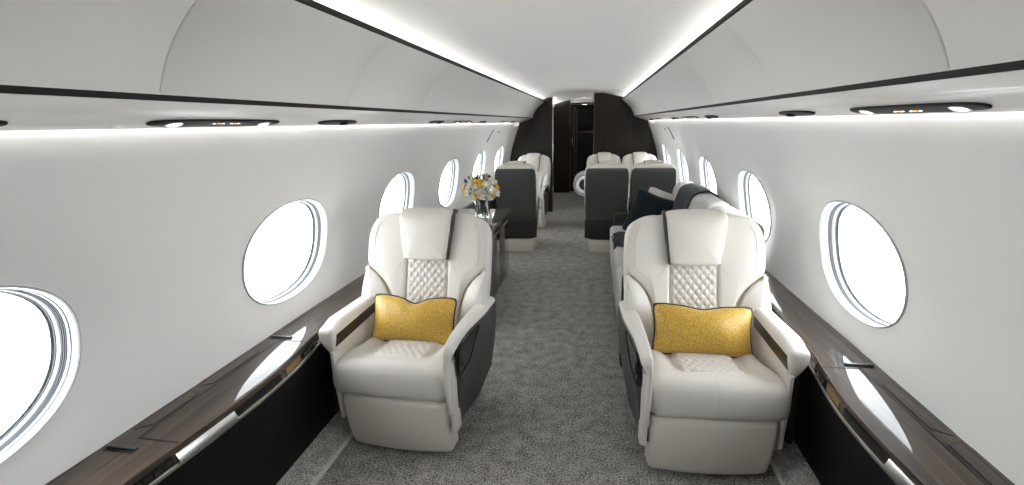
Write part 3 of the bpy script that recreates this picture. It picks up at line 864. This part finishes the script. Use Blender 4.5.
# ------------------------------------------------------------------ credenza, vase, flowers
cz = empty('credenza', (-.88, 4.15, 0)); tag(cz, 'low dark wood credenza behind the left front armchair below the windows', 'cabinet')
bm = bmesh.new(); box(bm, (-.185, -.72, .0), (.235, .74, .60), .006); link('cabinet_body', bm, M['wood_dark'], cz)
bm = bmesh.new(); box(bm, (-.270, -.74, .60), (.275, .77, .635), .006); link('cabinet_top', bm, M['wood_y'], cz)
for i in range(3):
    y0 = -.71 + i * .485
    bm = bmesh.new(); box(bm, (.233, y0, .05), (.245, y0 + .475, .56), .004); d = link('cabinet_door', bm, M['wood_dark'], cz)
    bm = bmesh.new(); box(bm, (.245, y0 + .10, .535), (.262, y0 + .37, .562), .004); h = link('handle', bm, M['chrome'], d)
    for k in range(3):
        bm = bmesh.new(); box(bm, (.262, y0 + .12 + k * .085, .539), (.2645, y0 + .165 + k * .085, .558), .001); link('handle_inlay', bm, M['bronze'], h)
    bm = bmesh.new(); lathe(bm, [(.012, 0), (.014, .012), (.010, .02)], 14); bmesh.ops.rotate(bm, verts=bm.verts[:], matrix=Matrix.Rotation(PI / 2, 3, 'Y')); bmesh.ops.translate(bm, verts=bm.verts[:], vec=(.244, y0 + .43, .49)); link('knob', bm, M['black'], d)

VX, VY, VZ = -.795, 4.46, .636
vs = empty('glass_vase', (VX, VY, VZ)); tag(vs, 'clear glass vase standing on the dark credenza', 'vase')
bm = bmesh.new(); lathe(bm, [(.0005, 0), (.060, 0), (.066, .006), (.068, .175), (.0665, .178), (.064, .175), (.061, .014), (.0005, .012)], 32); link('vase_glass', bm, M['glass'], vs)
bq = empty('flower_bouquet', (VX, VY, VZ)); tag(bq, 'round bouquet of white and yellow roses in the glass vase', 'flowers')
def rose(r):
    bm = bmesh.new()
    for ring, (n, tilt, rad, sc) in enumerate(((4, .25, .10, .55), (5, .55, .28, .75), (6, .95, .45, .92))):
        for k in range(n):
            ph = 2 * PI * (k + .5 * ring) / n + random.uniform(-.15, .15)
            rows = []
            for j in range(5):
                v = j / 4; row = []
                for i in range(5):
                    u = (i / 4 - .5) * 2
                    wdt = sc * .62 * math.sin(PI * (.18 + .66 * v))
                    bulge = .35 * math.sin(PI * v * .8)
                    x = rad * .5 + (v * math.sin(tilt) * sc * .9 + bulge * .3) - .12 * u * u * sc + (.10 * v ** 3)
                    y = u * wdt; z = -.45 + v * sc * math.cos(tilt * .8) + .15 * (2 - ring) * .5
                    row.append((r * (x * math.cos(ph) - y * math.sin(ph)), r * (x * math.sin(ph) + y * math.cos(ph)), r * z))
                rows.append(row)
            loft(bm, rows, False, False)
    softbox(bm, (0, 0, -.1 * r), (.34 * r, .34 * r, .42 * r), .3 * r, (1, 1, 1))
    return bm
blooms = []
R0 = random.Random(3)
DIR = [(-.95, .02, 'y'), (-.80, -.32, 'y'), (-.55, .10, 'w'), (-.30, -.62, 'w'), (-.62, -.22, 'w'), (-.22, .52, 'y'), (.06, .62, 'y'), (.10, .28, 'y'), (-.40, .42, 'w'), (.42, .32, 'w'),
       (.72, .52, 'w'), (.92, .12, 'y'), (.20, -.48, 'w'), (-.06, -.48, 'y'), (.62, -.05, 'w'), (.72, -.50, 'y'), (.90, -.32, 'w'), (.56, -.55, 'w'), (-.12, .12, 'w'), (.32, .62, 'w'), (-.70, .35, 'w'), (.0, -.1, 'w')]
for i, (u, v, c) in enumerate(DIR):
    dep = math.sqrt(max(0, 1 - .9 * (u * u + v * v)))
    front = -1 if i not in (8, 20, 19) else .4
    p = Vector((.160 * u, .135 * dep * front, .265 + .112 * v))
    r = R0.uniform(.036, .043) if c == 'w' else R0.uniform(.028, .034)
    o = link('white_rose' if c == 'w' else 'yellow_rose', rose(r), M['petal_white'] if c == 'w' else M['petal_yellow'], bq, sharp=70)
    d = (p - Vector((0, 0, .18))).normalized()
    o.location = p; o.rotation_euler = d.to_track_quat('Z', 'Y').to_euler()
    tag(o, 'white rose bloom' if c == 'w' else 'yellow rose bloom')
    blooms.append(p)
for i in range(8):   # blooms on the far side of the round bunch
    a = 2 * PI * i / 8
    c = 'w' if i % 3 else 'y'
    p = Vector((.115 * math.cos(a), .06 + .06 * abs(math.sin(a)), .265 + .09 * math.sin(a)))
    o = link('white_rose' if c == 'w' else 'yellow_rose', rose(.03), M['petal_white'] if c == 'w' else M['petal_yellow'], bq, sharp=70)
    o.location = p; o.rotation_euler = (p - Vector((0, 0, .18))).normalized().to_track_quat('Z', 'Y').to_euler(); blooms.append(p)
bm = bmesh.new()
for k in range(130):
    a = R0.uniform(0, 2 * PI); b = R0.uniform(-.6, 1.3); rr = R0.uniform(.06, .145)
    c = Vector((rr * math.cos(a) * math.cos(b) * 1.1, rr * math.sin(a) * math.cos(b), .255 + rr * math.sin(b) * .85))
    d = (c - Vector((0, 0, .2))).normalized(); L = R0.uniform(.025, .045); w = d.orthogonal().normalized(); w.rotate(Matrix.Rotation(R0.uniform(0, 6), 3, d)); nrm = d.cross(w)
    rows = []
    for j in range(5):
        t = j / 4; hw = L * .28 * math.sin(PI * min(1, t * .95 + .03)); ctr = c + d * (L * t) + nrm * (L * .25 * t * t)
        rows.append([ctr - w * hw + nrm * hw * .3, ctr, ctr + w * hw + nrm * hw * .3])
    loft(bm, rows, False, False)
tag(link('foliage', bm, M['leaf'], bq, sharp=70), kind='stuff')
bm = bmesh.new()
for i, p in enumerate(blooms):
    a = 2 * PI * i / len(blooms); e = Vector((.045 * math.cos(a * 3), .045 * math.sin(a * 3), .02))
    m = Vector((p.x * .25, p.y * .25, .165))
    pts = resample([tuple(e), tuple((e + m) / 2), tuple(m), tuple((m + p) / 2 + Vector((0, 0, .012))), tuple(p)], 3, closed=False)
    tube(bm, pts, .003, 5)
link('stems', bm, M['stem'], bq)

# ------------------------------------------------------------------ sofa with cushions and throw
sf = empty('sofa', (.72, 4.05, 0)); tag(sf, 'pale grey fabric sofa with black arms along the right wall', 'sofa')
def sob(nm, mat, a, b, r, n, fn=None, par=sf):
    bm = bmesh.new(); c = [(a[i] + b[i]) / 2 for i in range(3)]; h = [(b[i] - a[i]) / 2 for i in range(3)]
    def g(x, y, z):
        if fn: x, y, z = fn(x, y, z)
        return (x - .72, y - 4.05, z)
    softbox(bm, c, h, r, n, g); return link(nm, bm, mat, par, sharp=50)
sob('sofa_base', M['sofa_dark'], (.375, 2.98, .0), (1.06, 5.20, .20), .015, (1, 1, 1))
for i, (ya, yb) in enumerate(((2.95, 3.68), (3.68, 4.41), (4.41, 5.14))):
    sob('seat_cushion', M['sofa'], (.345, ya + .003, .05), (.99, yb - .003, .445), .045, (6, 6, 4), lambda x, y, z: (x + .012 * (1 - z / .45), y, z + (.010 * math.sin(PI * (y - ya) / (yb - ya)) if z > .4 else 0)))
    def bkf(x, y, z):
        k = max(0, (z - .40) / .47)
        return (x + .10 * k, y, z)
    sob('back_cushion', M['sofa'], (.84, ya + .003, .40), (1.04, yb - .003, .885), .075, (3, 6, 6), bkf)
sob('sofa_arm', M['sofa_dark'], (.345, 2.83, .03), (1.065, 2.95, .605), .04, (2, 1, 4))
sob('sofa_arm', M['sofa_dark'], (.385, 5.14, .03), (1.065, 5.28, .555), .04, (2, 1, 4))
# throw over the back and along the seat
def strip_mesh(path, y0, y1, th, wav, n=18, skew=0.0):
    """cloth laid along a path of (x,z) from y0 to y1"""
    P = resample(path, 4, closed=False); m = len(P); bm = bmesh.new()
    top, bot = [], []
    for i, (x, z) in enumerate(P):
        a = P[max(0, i - 1)]; b = P[min(m - 1, i + 1)]; tx, tz = b[0] - a[0], b[1] - a[1]; L = math.hypot(tx, tz) or 1
        nx, nz = tz / L, -tx / L
        rt, rb = [], []
        for j in range(n + 1):
            v = j / n; w = wav * (math.sin(v * 9 + i * .25) + .6 * math.sin(v * 17 + i * .4))
            y = y0 + (y1 - y0) * v + skew * i / m
            rt.append((x + nx * (th + abs(w)) - .72, y - 4.05, z + nz * (th + abs(w)))); rb.append((x + nx * .001 - .72, y - 4.05, z + nz * .001))
        top.append(rt); bot.append(rb)
    ring = lambda a, b: a + b[::-1]
    loft(bm, [ring(a, b) for a, b in zip(top, bot)], True, True)
    return bm
th = empty('throw_blanket', (.72, 4.05, 0)); tag(th, 'charcoal fringed throw draped over the sofa back and seat', 'blanket')
link('cloth', strip_mesh([(1.142, .70), (1.147, .80), (1.128, .862), (1.07, .891), (1.01, .891), (.956, .866), (.928, .812), (.892, .72), (.864, .60), (.838, .50), (.78, .463), (.66, .461), (.52, .462), (.40, .466)], 4.22, 4.78, .010, .004, skew=-.10), M['throw'], th, sharp=60)
bm = bmesh.new()
for k in range(44):
    y = 4.14 + .52 * k / 43 + random.uniform(-.004, .004); L = random.uniform(.035, .06)
    tube(bm, [(.402 - .72, y - 4.05, .470), (.372 - .72, y - 4.05 + random.uniform(-.01, .01), .466), (.402 - L - .72, y - 4.05 + random.uniform(-.02, .02), .455 if L < .045 else .435)], .003, 5)
tag(link('fringe', bm, M['throw'], th), kind='stuff')
pillow('throw_cushion', .21, .21, .075, .0, M['navy'], M['charcoal'], (.70, 4.74, .605), (math.radians(-20), math.radians(16), math.radians(-24)), 'dark navy square cushion with charcoal edge leaning on the sofa', 'cushion')
pillow('throw_cushion', .215, .215, .075, .0, M['greycushion'], M['greycushion'], (.84, 4.98, .59), (math.radians(-14), math.radians(12), math.radians(-28)), 'taupe grey cushion peeking out behind the navy cushion', 'cushion')

# ------------------------------------------------------------------ rolled blanket on the far right seat arm
rb = empty('rolled_blanket', (.065, 6.98, .63)); tag(rb, 'rolled grey and white blanket on the aisle arm of the far right seat', 'blanket')
def roll(nm, mat, r0, r1, y0, y1, turns=1.0):
    bm = bmesh.new()
    n = 36
    loft(bm, [[(r * math.cos(2 * PI * k / n), y, r * 1.05 * math.sin(2 * PI * k / n)) for k in range(n)] for r, y in ((r0, y0 + .02), (r0, y0), (r0 + .015, y0 - .012), (r1 - .015, y0 - .012), (r1, y0 + .005), (r1, y1 - .01), (r1 - .015, y1), (r0, y1), (r0, y0 + .02))], True, False)
    return link(nm, bm, mat, rb, sharp=60)
roll('grey_layer', M['rollgrey'], .112, .150, -.02, .33)
roll('white_layer', M['rollwhite'], .072, .110, -.05, .32)
roll('dark_core', M['throw'], .004, .068, -.01, .30)

# ------------------------------------------------------------------ daylight
w = bpy.data.worlds.new('sky'); scene.world = w; w.use_nodes = True
nt = w.node_tree; bg = nt.nodes['Background']
tc = N(nt, 'ShaderNodeTexCoord'); ns = N(nt, 'ShaderNodeTexNoise', Scale=5.0, Detail=6.0, Roughness=.6)
rp = N(nt, 'ShaderNodeValToRGB')
rp.color_ramp.elements[0].position = .42; rp.color_ramp.elements[0].color = (.86, .90, .95, 1)
rp.color_ramp.elements[1].position = .62; rp.color_ramp.elements[1].color = (1, 1, 1, 1)
nt.links.new(tc.outputs['Generated'], ns.inputs['Vector']); nt.links.new(ns.outputs['Fac'], rp.inputs['Fac']); nt.links.new(rp.outputs['Color'], bg.inputs['Color'])
bg.inputs['Strength'].default_value = 3.3
# portals tell the sampler where daylight enters
for side in (-1, 1):
    for yc in WIN_Y:
        ld = bpy.data.lights.new('window_portal', 'AREA'); ld.shape = 'RECTANGLE'; ld.size = .72; ld.size_y = .52
        lo = bpy.data.objects.new('window_portal', ld); COL.objects.link(lo)
        ld.cycles.is_portal = True
        lo.location = (side * 1.285, yc, WZ); lo.rotation_euler = (PI / 2, 0, -side * PI / 2 + PI)

# ------------------------------------------------------------------ camera
cam = bpy.data.cameras.new('camera'); co = bpy.data.objects.new('camera', cam); COL.objects.link(co)
cam.sensor_fit = 'HORIZONTAL'; cam.sensor_width = 36; cam.lens = 517.774 * 36 / 1024; cam.clip_start = .02; cam.clip_end = 100
Rv, Uv, Fv = Vector((0.988264, 0.151649, -0.018339)), Vector((-0.016456, 0.225053, 0.974208)), Vector((-0.151865, 0.962473, -0.224907))
m = Matrix((Rv, Uv, -Fv)).transposed().to_4x4(); m.translation = Vector((.1706, 0, 1.45))
co.matrix_world = m
scene.camera = co
scene.view_settings.view_transform = 'Standard'; scene.view_settings.look = 'None'
scene.view_settings.gamma = 1; scene.view_settings.use_curve_mapping = False
scene.view_settings.exposure = 1.85
scene.cycles.max_bounces = 14; scene.cycles.diffuse_bounces = 8; scene.cycles.transparent_max_bounces = 16
